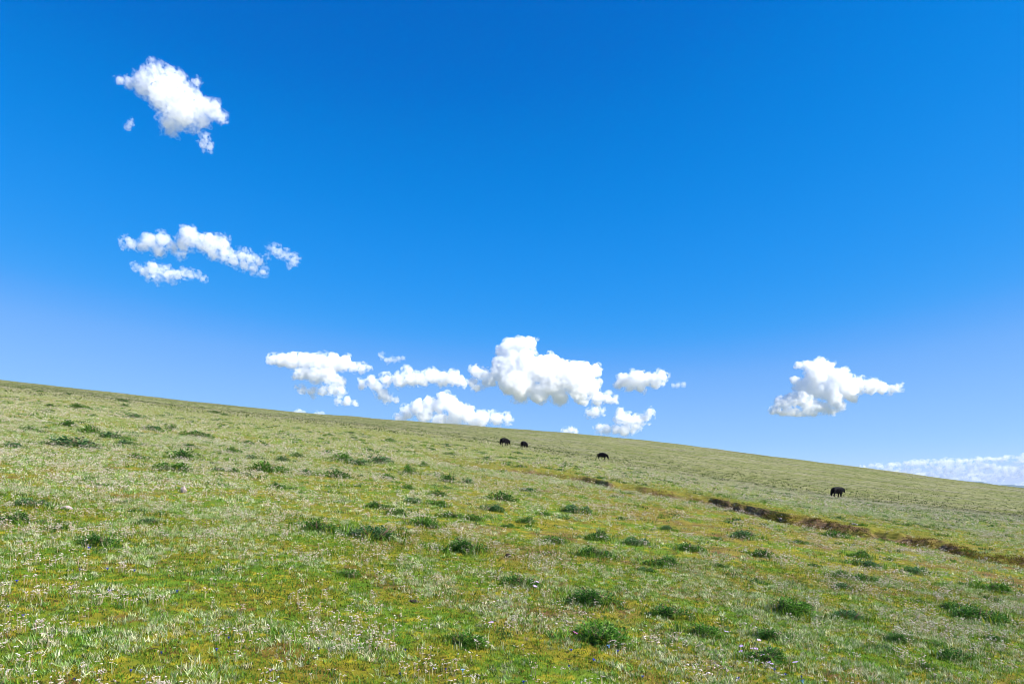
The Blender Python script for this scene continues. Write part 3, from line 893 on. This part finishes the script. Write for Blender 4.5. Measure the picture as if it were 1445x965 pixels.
# photo column, base row, width, height in photo pixels, tone, label
S_FAR_L = 'small dark cushion shrub just under the skyline on the upper left slope'
S_MID_L = 'low dull green cushion shrub among pale stalks on the left slope'
S_UP_C = 'small grey green cushion shrub on the upper slope between left edge and yaks'
S_TINY = 'tiny dark cushion shrub on the mid slope left of the turf bank'
S_MID_R = 'small dark cushion shrub on the right slope below the turf bank'
SHRUBS = [
    (115, 633, 70, 17, 'b', 'widest bluish green cushion shrub on the far left slope'),
    (258, 649, 38, 16, 'd', 'dark green cushion shrub upper one of the pair on left slope'),
    (238, 665, 50, 18, 'g', 'wide green cushion shrub lower one of the pair on left slope'),
    (14, 741, 44, 27, 'd', 'big dark cushion shrub cut by the left edge of the photo'),
    (48, 716, 40, 17, 'b', 'bluish cushion shrub behind the shrub cut by the left edge'),
    (56, 741, 26, 12, 'b', S_MID_L), (20, 633, 22, 11, 'b', S_MID_L), (130, 612, 30, 13, 'g', S_MID_L), (160, 619, 30, 11, 'b', S_MID_L),
    (95, 602, 24, 9, 'd', S_MID_L), (243, 606, 16, 7, 'd', S_MID_L), (217, 608, 22, 9, 'b', S_MID_L), (277, 617, 34, 9, 'd', S_MID_L),
    (330, 639, 18, 10, 'g', S_MID_L), (330, 667, 14, 8, 'd', S_MID_L), (309, 665, 16, 8, 'b', S_MID_L), (180, 628, 22, 8, 'b', S_MID_L),
    (70, 574, 12, 5, 'd', S_FAR_L), (113, 577, 20, 8, 'g', S_FAR_L), (172, 567, 14, 4, 'd', S_FAR_L), (56, 553, 12, 3, 'd', S_FAR_L), (175, 574, 9, 4, 'd', S_FAR_L),
    (303, 583, 12, 4, 'd', S_FAR_L), (316, 586, 9, 3, 'd', S_FAR_L), (96, 557, 9, 3, 'd', S_FAR_L), (190, 590, 22, 6, 'b', S_FAR_L),
    (380, 667, 40, 16, 'g', 'wide mid green cushion shrub left of centre high on the slope'),
    (402, 651, 20, 9, 'b', S_UP_C), (392, 689, 18, 11, 'd', S_UP_C), (482, 650, 28, 12, 'g', S_UP_C), (475, 675, 30, 12, 'd', S_UP_C), (505, 656, 24, 9, 'b', S_UP_C),
    (533, 654, 28, 12, 'b', S_UP_C), (462, 640, 12, 6, 'd', S_UP_C), (466, 615, 10, 4, 'g', S_UP_C), (419, 645, 14, 7, 'd', S_UP_C), (376, 630, 12, 7, 'g', S_UP_C),
    (496, 611, 12, 3, 'd', S_UP_C), (498, 619, 8, 3, 'd', S_UP_C), (580, 669, 22, 14, 'g', S_UP_C), (600, 658, 12, 8, 'g', S_UP_C),
    (633, 681, 20, 14, 'd', S_TINY), (658, 682, 14, 8, 'b', S_TINY), (611, 636, 8, 4, 'd', S_TINY), (636, 642, 14, 4, 'd', S_TINY), (686, 648, 12, 5, 'd', S_TINY), (551, 622, 10, 4, 'd', S_TINY),
    (706, 707, 30, 14, 'd', 'dark cushion shrub below and left of the yak pair, upper of two'),
    (694, 722, 26, 15, 'b', 'bluish cushion shrub directly below the shrub under the yak pair'),
    (617, 701, 20, 10, 'd', S_TINY), (613, 714, 30, 12, 'g', 'long green cushion shrub at the middle of the slope above the big dark mat'),
    (583, 711, 22, 11, 'b', S_TINY), (535, 719, 32, 10, 'd', S_TINY), (556, 728, 30, 11, 'd', S_TINY),
    (452, 752, 56, 20, 'd', 'dark cushion shrub with pale tufts at the left end of the wide dark mat'),
    (530, 764, 72, 27, 'b', 'widest bluish dark cushion shrub at the middle of the slope'),
    (598, 744, 44, 19, 'g', 'green cushion shrub up and right of the widest bluish shrub'),
    (657, 779, 58, 22, 'd', 'dark cushion shrub with near black base right of the widest bluish shrub'),
    (742, 739, 26, 13, 'd', S_TINY), (745, 694, 20, 8, 'b', S_TINY), (733, 659, 12, 5, 'd', S_TINY), (790, 664, 10, 4, 'd', S_TINY),
    (816, 725, 38, 9, 'b', 'long low bluish cushion shrub just below the mossy bank'),
    (843, 763, 36, 21, 'd', 'compact dark cushion shrub upper of the two in the centre right'),
    (782, 767, 34, 14, 'g', 'bright green cushion shrub left of the compact dark pair'),
    (842, 788, 48, 17, 'd', 'flat dark cushion shrub lower of the two in the centre right'),
    (900, 770, 36, 15, 'b', 'grey green cushion shrub right of the compact dark pair'),
    (932, 801, 48, 24, 'd', 'slanting dark green cushion shrub between the centre and the right bank'),
    (976, 779, 36, 18, 'd', 'dark cushion shrub up and right of the slanting one'),
    (1053, 761, 38, 14, 'b', 'bluish green cushion shrub close below the raw turf bank'),
    (1076, 787, 36, 13, 'd', 'dark cushion shrub right under the one close below the raw bank'),
    (943, 749, 18, 10, 'b', S_MID_R), (877, 734, 10, 6, 'd', S_MID_R), (912, 806, 20, 7, 'b', S_MID_R), (1131, 767, 20, 8, 'd', S_MID_R),
    (735, 829, 52, 24, 'd', 'dark cushion shrub with lilac flowers at its right side'),
    (835, 855, 70, 25, 'd', 'wide dark cushion shrub directly behind the largest foreground shrub'),
    (850, 912, 80, 50, 'g', 'largest and tallest green cushion shrub in the foreground'),
    (945, 872, 54, 20, 'd', 'dark cushion shrub up and right of the largest foreground shrub'),
    (990, 898, 54, 22, 'g', 'loose green cushion shrub right of the largest foreground shrub'),
    (1084, 903, 52, 24, 'd', 'dark cushion shrub with reddish base just behind the lilac daisies'),
    (1076, 937, 64, 22, 'd', 'dark cushion shrub dotted with lilac daisies near the bottom edge'),
    (659, 913, 62, 32, 'g', 'bright green cushion shrub with black hollow, bottom centre'),
    (1176, 758, 28, 11, 'd', 'dark cushion shrub close under the bank, second from the right'),
    (1214, 787, 32, 14, 'd', 'upper shrub of the tight cluster of five on the right slope'),
    (1217, 799, 36, 11, 'b', 'second shrub from top in the tight cluster of five'),
    (1185, 815, 32, 13, 'd', 'left shrub in the tight cluster of five on the right slope'),
    (1191, 833, 30, 16, 'b', 'lowest shrub in the tight cluster of five on the right slope'),
    (1222, 821, 36, 14, 'd', 'right shrub in the tight cluster of five on the right slope'),
    (1292, 809, 30, 14, 'b', 'grey green cushion shrub alone right of the cluster of five'),
    (1397, 834, 46, 16, 'g', 'green cushion shrub near the right edge above the long double one'),
    (1296, 849, 14, 8, 'd', S_MID_R), (1112, 869, 72, 27, 'g', 'long bright green cushion shrub above the lilac daisies'),
    (1200, 877, 46, 20, 'b', 'dull green cushion shrub right of the long bright green one'),
    (1352, 862, 44, 16, 'd', 'left half of the long double cushion shrub near the right edge'),
    (1384, 876, 66, 26, 'd', 'right half of the long double cushion shrub with dry stalks behind'),
    (1268, 907, 42, 19, 'd', 'dark cushion shrub in lower right, upper one of two touching'),
    (1243, 918, 28, 16, 'b', 'small bluish cushion shrub touching a darker one at its upper right'),
    (1350, 934, 60, 25, 'd', 'biggest dark cushion shrub in the lower right corner'),
    (1319, 914, 30, 14, 'g', 'green cushion shrub at the upper left of the biggest corner shrub'),
    (1303, 945, 32, 15, 'g', 'bright green cushion shrub lower left of the biggest corner shrub'),
    (1405, 904, 30, 14, 'd', 'small dark cushion shrub at the right edge above the corner'),
    (145, 772, 52, 13, 'd', 'low dark cushion shrub alone in the lower left meadow'),
    (494, 814, 34, 16, 'g', 'soft bright green cushion shrub left of the bottom centre'),
    (212, 741, 30, 9, 'b', S_MID_L), (41, 607, 18, 7, 'd', S_MID_L), (266, 632, 20, 8, 'd', S_MID_L), (196, 648, 24, 9, 'g', S_MID_L), (350, 627, 16, 6, 'd', S_MID_L),
    (430, 668, 18, 8, 'd', S_UP_C), (552, 676, 20, 8, 'g', S_UP_C), (520, 637, 14, 5, 'd', S_UP_C), (356, 648, 16, 7, 'b', S_UP_C),
    (640, 732, 30, 12, 'd', S_TINY), (668, 735, 26, 12, 'g', S_TINY), (575, 690, 16, 8, 'g', S_TINY), (716, 745, 18, 9, 'd', S_TINY), (768, 727, 16, 7, 'g', S_TINY),
    (1010, 762, 16, 7, 'g', S_MID_R), (1150, 800, 18, 8, 'd', S_MID_R), (1330, 826, 18, 8, 'g', S_MID_R), (1018, 800, 20, 8, 'd', S_MID_R), (1255, 790, 14, 6, 'd', S_MID_R),
]


SHRUB_SPOTS = []


def shrub(px, py, w, h, tone, label, seed):
    r = random.Random(seed)
    x, y, z = ground_at(px, py)
    far_ = min(1.0, max(0.0, (y - 9) / 9))
    wid = w / FPX * y * (1.12 + .16 * far_)
    dep = wid * r.uniform(.65, .85)
    slope_h = dep * min(1.5, EYE / y)
    hgt = max((1.0 + .35 * far_) * h / FPX * y - slope_h * .45, .38 * min(wid, .7), .09)
    hgt = min(hgt, .75 * wid)
    root = bpy.data.objects.new('cushion_shrub', None); C.objects.link(root)
    root.empty_display_size = .1
    yb = y + dep * .35; xb = x * yb / y
    root.location = (xb, yb, float(height(np.array([xb]), np.array([yb]))[0]) - .015)
    root.rotation_euler = (0, math.atan(SLOPE) * .8, r.uniform(-.35, .35))
    root.scale = (wid, dep, hgt)
    root['label'] = label; root['category'] = 'shrub'; root['group'] = 'dark green cushion shrubs on the slope'
    SHRUB_SPOTS.append((xb, yb, wid, dep))
    fol, tw = r.choice((SHRUB_NEAR if y < 16 else SHRUB_MID)[tone])
    link('foliage', fol, parent=root); link('twigs', tw, parent=root)
    return root


for i, a in enumerate(SHRUBS):
    shrub(*a, seed=900 + i)


# short grass and moss shoots, standing longer round the shrubs
parts = []
x, y = scatter(70000, 3.6, 11, .6); parts.append(tufts(x, y, 6, .030, .0050, (.1, .9), GREEN, GREEN_W, 2, spread=.018))
x, y = scatter(56000, 11, 30, .3); parts.append(tufts(x, y, 5, .042, .009, (.1, .9), GREEN, GREEN_W, 1, spread=.035))
x, y = scatter(34000, 30, 90, .1); x, y = thin(x, y, .35 + .65 * moss_mask(x, y)); parts.append(tufts(x, y, 4, .06, .03, (.1, .9), GREEN, GREEN_W, 1, spread=.08))
RING = [(.085, .18, .016), (.12, .21, .02), (.20, .22, .02), (.05, .12, .02), (.30, .32, .17)]
for (sx, sy, w, dp) in SHRUB_SPOTS:
    n = 44
    a = rng.uniform(0, 6.283, n); q = np.abs(rng.normal(.46, .20, n))
    x = sx + w * q * np.cos(a); y = sy + dp * q * np.sin(a)
    s_ = float(np.clip(w * .18, .05, .15))
    parts.append(tufts(x, y, 7, s_, max(s_ * .10, sy * .0005), (.05, .75), RING, [3, 3, 1.6, 2.4, 2.2], 2, spread=w * .05))
# soft leafy green patches between them
CL = [(.07, .16, .018), (.10, .20, .02), (.035, .095, .020), (.05, .115, .04)]
n = 950
cx_, cy_ = scatter(n, 4.2, 75, .1)
for q in range(n):
    w = rng.uniform(.06, .22) * (1 + cy_[q] / 45); k = int(rng.integers(7, 18))
    x = cx_[q] + rng.normal(0, w * .6, k); y = cy_[q] + rng.normal(0, w * .6, k)
    parts.append(tufts(x, y, 7, .055 + .0012 * cy_[q], max(.006, cy_[q] * .0007), (.1, 1.0), [CL[q % 4], CL[(q + 1) % 4]], [3, 1], 2, spread=.03))
V, F, Cc = join(parts)
link('grass', mesh_np('grass', V, F, LEAF, color=Cc), kind='stuff')
# clods of turf slumped off the bank
V, F, Cc = [], [], []
parts = []
pb_ = rng.uniform(735, 1500, 2600)
pb_ = pb_[fbm(pb_ / 26.0, pb_ * 0 + 2, octaves=3, seed=161) > -.22]; nb_ = len(pb_)
yb_ = bank_line(pb_) - np.abs(rng.normal(0, .12, nb_)) + rng.uniform(.0, .55, nb_)
xb_ = (pb_ - CX) / FPX * yb_
parts.append(tufts(xb_, yb_, 9, .055, .016, (.3, 1.5), [(.12, .11, .016), (.17, .14, .016), (.075, .08, .016), (.12, .065, .028)], [2.4, 1.6, 1.4, 3], 2, spread=.07, curl=.8))
V, F, Cc = join(parts)
link('bank_grass', mesh_np('bank_grass', V, F, LEAF, color=Cc), kind='stuff')


# ------------------------------------------------------------------ grazing yaks
YAK_HAIR = plain_material('black_hair', (.0025, .0025, .004), .6, .06, 9, .4)
YAK_LONG = leaf_material('long_black_hair', .6, .01, .05)
HORN = plain_material('grey_horn', (.11, .10, .09), .45, .4, 12)


def yak_body(head):
    vs_, es, rs = [], [], []

    def add(p, r, parent=None):
        vs_.append(p); rs.append(r)
        if parent is not None: es.append((parent, len(vs_) - 1))
        return len(vs_) - 1
    pel = add((-.72, 0, 1.0), (.34, .36))
    loin = add((-.30, 0, 1.02), (.31, .31), pel)
    rib = add((.12, 0, 1.04), (.32, .34), loin)
    sho = add((.48, 0, 1.10), (.30, .40), rib)
    nk = add(head[0], (.20, .27), sho); hb = add(head[1], (.15, .18), nk); mid = add(head[2], (.12, .14), hb); add(head[3], (.09, .09), mid)
    rump = add((-1.0, 0, .98), (.22, .24), pel)
    for s in (-1, 1):
        a = add((-.80, .20 * s, .72), (.19, .16), pel); b = add((-.70, .22 * s, .52), (.13, .12), a); c = add((-.86, .22 * s, .34), (.095, .09), b); d = add((-.80, .22 * s, .10), (.085, .08), c); add((-.77, .22 * s, .02), (.07, .07), d)
        a = add((.46, .20 * s, .68), (.16, .15), sho); b = add((.47, .21 * s, .36), (.10, .10), a); c = add((.45, .21 * s, .10), (.085, .08), b); add((.47, .21 * s, .02), (.07, .07), c)
        e = add((head[1][0] - .02, .20 * s, head[1][2] + .08), (.045, .03), hb)
    me = bpy.data.meshes.new('yak'); me.from_pydata(vs_, es, [])
    ob = bpy.data.objects.new('yak', me); C.objects.link(ob)
    ob.modifiers.new('s', 'SKIN')
    sk = me.skin_vertices[0].data if me.skin_vertices else None
    if sk is None:
        bm = bmesh.new(); bm.from_mesh(me); bm.verts.layers.skin.verify(); bm.to_mesh(me); bm.free(); sk = me.skin_vertices[0].data
    for i, r in enumerate(rs):
        sk[i].radius = r; sk[i].use_root = (i == 0)
    sb = ob.modifiers.new('b', 'SUBSURF'); sb.levels = 2; sb.render_levels = 2
    dg = bpy.context.evaluated_depsgraph_get(); dg.update()
    out = bpy.data.meshes.new_from_object(ob.evaluated_get(dg))
    bpy.data.objects.remove(ob)
    out.polygons.foreach_set('use_smooth', np.ones(len(out.polygons), bool))
    out.materials.clear(); out.materials.append(YAK_HAIR)
    return out


def yak(px, py, turn, head, label, size=1.0, dist=None):
    """turn: heading in degrees, 0 = facing right in the photo, positive turns away from the camera."""
    x, y, z = ground_at(px, py)
    if dist: y = dist; x = (px - CX) / FPX * y
    z = float(height(np.array([x]), np.array([y]))[0])
    root = link('yak', yak_body(head), loc=(x, y, z - .03), label=label, cat='yak', group='black yaks grazing on the slope')
    root.rotation_euler = (0, R(5), R(turn)); root.scale = (size, size, size * 1.15)
    # the long skirt of belly hair
    n = 900
    t = rng.uniform(-.95, .62, n); sgn = rng.choice([-1, 1], n)
    base = np.stack([t, sgn * (.31 - .08 * np.abs(t)) + rng.normal(0, .02, n), rng.uniform(.72, 1.02, n)], -1)
    col = np.clip(np.array([.0032, .0032, .0048]) * (1 + rng.normal(0, .3, n))[:, None], .002, 1)
    V, F, Cc = blades(base, rng.normal(0, .5, n) + np.where(sgn > 0, 1.57, -1.57), rng.uniform(2.7, 3.0, n), rng.uniform(.20, .36, n), rng.uniform(.04, .07, n), col, segs=2, curl=.15)
    link('hair_skirt', mesh_np('hair_skirt', V, F, YAK_LONG, color=Cc), parent=root)
    n = 160
    base = np.stack([np.full(n, -1.10) + rng.normal(0, .03, n), rng.normal(0, .04, n), rng.uniform(.55, 1.05, n)], -1)
    V, F, Cc = blades(base, 3.14 + rng.normal(0, .6, n), rng.uniform(2.6, 3.05, n), rng.uniform(.3, .45, n), rng.uniform(.04, .06, n), col[:n], segs=2, curl=.2)
    link('tail', mesh_np('tail', V, F, YAK_LONG, color=Cc), parent=root)
    hx, hz = head[1][0], head[1][2]
    for s in (-1, 1):
        v, f = tube([(hx + .02, .10 * s, hz + .12), (hx + .03, .24 * s, hz + .17), (hx + .08, .34 * s, hz + .26), (hx + .10, .33 * s, hz + .38), (hx + .06, .28 * s, hz + .46)], [.036, .034, .028, .018, .006], 8)
        link('horn', mesh_np('horn', v, f, HORN, smooth_shade=True), parent=root)
    return root


GRAZE = [(.86, 0, .92), (1.08, 0, .62), (1.18, 0, .40), (1.24, 0, .22)]
LOWER = [(.88, 0, .95), (1.12, 0, .74), (1.25, 0, .55), (1.33, 0, .40)]
RAISE = [(.90, 0, 1.10), (1.16, 0, 1.02), (1.32, 0, .88), (1.44, 0, .76)]
yak(712, 629, 42, LOWER, 'black yak with lowered head, left one of the close pair near the skyline', .82)
yak(739.5, 632.5, 58, LOWER, 'black yak seen narrow from behind, right one of the close pair', .78)
yak(850, 648, -6, GRAZE, 'black yak side on with muzzle down grazing, alone right of the pair', .90)
yak(1181, 702, 24, RAISE, 'black yak holding its head up, far right above the turf bank', .98)


# ------------------------------------------------------------------ stones, dung, pebbles
def stone_mesh(name, sx, sy, sz, seed, mat):
    bm = bmesh.new()
    bmesh.ops.create_icosphere(bm, subdivisions=4, radius=1.0)
    co = np.array([v.co[:] for v in bm.verts])
    q = co + seed
    d = 1 + .22 * fbm(q[:, 0] * 1.1, q[:, 1] * 1.1, q[:, 2] * 1.1, octaves=2, seed=seed) + .10 * fbm(q[:, 0] * 3, q[:, 1] * 3, q[:, 2] * 3, octaves=3, seed=seed + 3)
    r2 = np.random.default_rng(seed)
    for _ in range(7):                                    # broken faces
        nrm = r2.normal(0, 1, 3); nrm /= np.linalg.norm(nrm)
        s = co @ nrm
        d = np.where(s * d > .72, .72 / np.maximum(s, .3), d)
    co = co * d[:, None] * np.array([sx, sy, sz])
    for v, c in zip(bm.verts, co): v.co = c
    me = bpy.data.meshes.new(name); bm.to_mesh(me); bm.free()
    me.polygons.foreach_set('use_smooth', np.ones(len(me.polygons), bool))
    me.materials.append(mat)
    return me


PALE = plain_material('pale_stone', (.33, .27, .25), .9, .1, 14)
GREY = plain_material('grey_stone', (.20, .18, .175), .9, .1, 14)
DUNG = plain_material('dried_dung', (.035, .024, .022), .95, .1, 20)


def stone(px, py, w, h, mat, label, seed, name='stone', cat='stone'):
    x, y, z = ground_at(px, py)
    sx = w / FPX * y * .5; sz = h / FPX * y * .55
    o = link(name, stone_mesh(name, sx, sx * .75, sz, seed, mat), loc=(x, y + sx * .4, z + sz * .55), label=label, cat=cat)
    o.rotation_euler = (0, .08, random.Random(seed).uniform(-1, 1))


stone(258, 695, 13, 11, PALE, 'pale pinkish pointed stone lying in the left meadow', 21)
stone(92, 720, 15, 7, PALE, 'flat pale stone in moss near the far left shrubs', 22)
stone(1102, 734, 6, 5, PALE, 'small pale stone at the foot of the raw turf bank', 23)
stone(1207, 741, 10, 4, GREY, 'flat grey stone slab on top of the raw turf bank', 24)
stone(583, 849, 18, 4, DUNG, 'flat dark brown dung pat in the moss, bottom centre left', 25, 'dung_pat', 'dung')
stone(717, 786, 9, 7, DUNG, 'small dark dung lump beside dark shrub at centre', 26, 'dung_lump', 'dung')

V, F, o = [], [], 0
bm = bmesh.new(); bmesh.ops.create_icosphere(bm, subdivisions=1, radius=1.0)
iv = np.array([v.co[:] for v in bm.verts]); bm.verts.index_update()
itri = np.array([[v.index for v in f.verts] for f in bm.faces]); bm.free()
for (px, py, n, w, hh) in STONY_SPOTS:
    for k in range(n):
        x, y, z = ground_at(px + rng.normal(0, w), py + rng.normal(0, hh))
        s = rng.uniform(.004, .013) * (1 + .6 * rng.random())
        v = iv * (1 + rng.normal(0, .14, iv.shape)) * np.array([s, s * rng.uniform(.6, 1), s * rng.uniform(.35, .6)])
        a = rng.uniform(0, 6.28)
        v = np.stack([v[:, 0] * math.cos(a) - v[:, 1] * math.sin(a), v[:, 0] * math.sin(a) + v[:, 1] * math.cos(a), v[:, 2]], -1) + np.array([x, y, z + s * .2])
        V.append(v); F.append(itri + o); o += len(v)
link('pebbles', mesh_np('pebbles', np.concatenate(V), np.concatenate(F), plain_material('pebble_stone', (.52, .44, .41), .85, .2, 3)), kind='stuff')


# ------------------------------------------------------------------ gentians and daisies
BLUE = plain_material('blue_petal', (.02, .035, .34), .5, .2, 60)
PALEBLUE = plain_material('sky_blue_petal', (.22, .42, .72), .5, .2, 60)
LILAC = plain_material('lilac_petal', (.50, .36, .74), .55, .2, 60)
MAGENTA = plain_material('magenta_petal', (.45, .08, .42), .55, .2, 60)
YOLK = plain_material('yellow_disc', (.62, .42, .03), .7, .2, 60)
STALK = plain_material('green_stalk', (.10, .16, .04), .7, .2, 30)


def flower_meshes(kind, mat):
    V, F, o = [], [], 0
    npet = 5 if kind == 'trumpet' else 16
    for k in range(npet):
        a = 2 * math.pi * k / npet; c, s = math.cos(a), math.sin(a)
        if kind == 'trumpet':
            prof = [(.14, .10, -.9), (.30, .26, -.1), (.62, .36, .28), (.95, .20, .34), (1.10, .02, .30)]
        else:
            prof = [(.20, .09, .02), (.55, .14, .10), (.85, .13, .08), (1.0, .04, .02)]
        row = []
        for (rr, w, z) in prof:
            row.append((rr * c - w * -s, rr * s - w * c, z)); row.append((rr * c + w * -s, rr * s + w * c, z))
        V += row
        for i in range(len(prof) - 1):
            b = o + 2 * i
            F += [(b, b + 1, b + 3), (b, b + 3, b + 2)]
        o += len(row)
    pet = mesh_np('petals', np.array(V), np.array(F), mat)
    hgt = 2.2 if kind == 'trumpet' else 3.4
    v, f = tube([(0, 0, -hgt), (.08, .05, -hgt * .5), (0, 0, -.6 if kind == 'trumpet' else 0)], [.13, .11, .12], 6)
    st = mesh_np('stalk', v, f, STALK)
    v, f = tube([(0, 0, 0), (0, 0, .10), (0, 0, .17)], [.24, .24, .10], 10)
    disc = mesh_np('centre_disc', v, f, YOLK) if kind != 'trumpet' else None
    return pet, st, disc, hgt


FL = {'gentian': flower_meshes('trumpet', BLUE), 'pale_gentian': flower_meshes('trumpet', PALEBLUE), 'daisy': flower_meshes('daisy', LILAC), 'thistle_flower': flower_meshes('daisy', MAGENTA)}


def flower(px, py, w, kind, label, cat, group=None, seed=0):
    r = random.Random(seed)
    pet, st, disc, hgt = FL[kind]
    x, y, z = ground_at(px, py + w * 1.2)
    s = w / FPX * y * .5
    root = bpy.data.objects.new(kind, None); C.objects.link(root); root.empty_display_size = .02
    root.location = (x, y, z + s * hgt * .85); root.scale = (s, s, s)
    root.rotation_euler = (r.uniform(-.1, .5), r.uniform(-.2, .3), r.uniform(0, 6))
    root['label'] = label; root['category'] = cat
    if group: root['group'] = group
    link('petals', pet, parent=root); link('stalk', st, parent=root)
    if disc: link('centre_disc', disc, parent=root)


G_LAB = 'small deep blue gentian flower in the foreground moss on the left half'
G_LAB2 = 'small deep blue gentian flower in the foreground moss on the right half'
for i, (px, py) in enumerate([(126, 771), (24, 817), (155, 833), (113, 800), (152, 800), (33, 866), (12, 853), (250, 834), (105, 955), (323, 897), (228, 918), (185, 945), (564, 947), (629, 943),
                              (572, 913), (612, 942), (190, 803), (306, 914), (450, 912), (382, 944)]):
    flower(px, py, 5.2, 'gentian', G_LAB, 'gentian', 'blue gentians left', 40 + i)
for i, (px, py) in enumerate([(803, 938), (806, 915), (872, 918), (1093, 941), (838, 930), (739, 962), (1131, 951), (1108, 948), (1042, 955), (907, 953)]):
    flower(px, py, 5.2, 'gentian', G_LAB2, 'gentian', 'blue gentians right', 70 + i)
flower(653, 944, 7, 'pale_gentian', 'pale sky blue gentian alone at bottom centre', 'gentian', None, 91)
flower(859, 910, 7, 'pale_gentian', 'pale sky blue gentian at the foot of the largest foreground shrub', 'gentian', None, 92)
flower(1132, 957, 8, 'pale_gentian', 'pale sky blue gentian at the bottom edge right of the lilac daisies', 'gentian', None, 93)
D_LAB = 'lilac daisy on the dark cushion shrub near the bottom edge'
for i, (px, py) in enumerate([(1045, 920), (1046, 912), (1061, 916), (1067, 917), (1076, 924), (1087, 916), (1085, 934), (1089, 936), (1071, 905)]):
    flower(px, py, 6, 'daisy', D_LAB, 'daisy', 'lilac daisies', 110 + i)
flower(1122, 935, 9, 'daisy', 'lilac daisy standing alone right of the daisy covered shrub', 'daisy', None, 130)
flower(1025, 892, 8, 'daisy', 'lilac daisy left of the shrub with the reddish base', 'daisy', None, 131)
flower(693, 879, 8, 'daisy', 'lilac daisy above right of the bright green bottom centre shrub', 'daisy', None, 132)
flower(506, 896, 7, 'daisy', 'lilac daisy alone in moss left of bottom centre', 'daisy', None, 133)
for i, (px, py) in enumerate([(758, 822), (764, 818), (770, 815), (755, 828)]):
    flower(px, py, 5.5, 'daisy', 'lilac daisy in the small patch beside a dark shrub, centre', 'daisy', 'lilac daisies beside the centre shrub', 140 + i)
flower(812, 896, 8, 'thistle_flower', 'magenta flower at the left side of the largest foreground shrub', 'flower', None, 150)
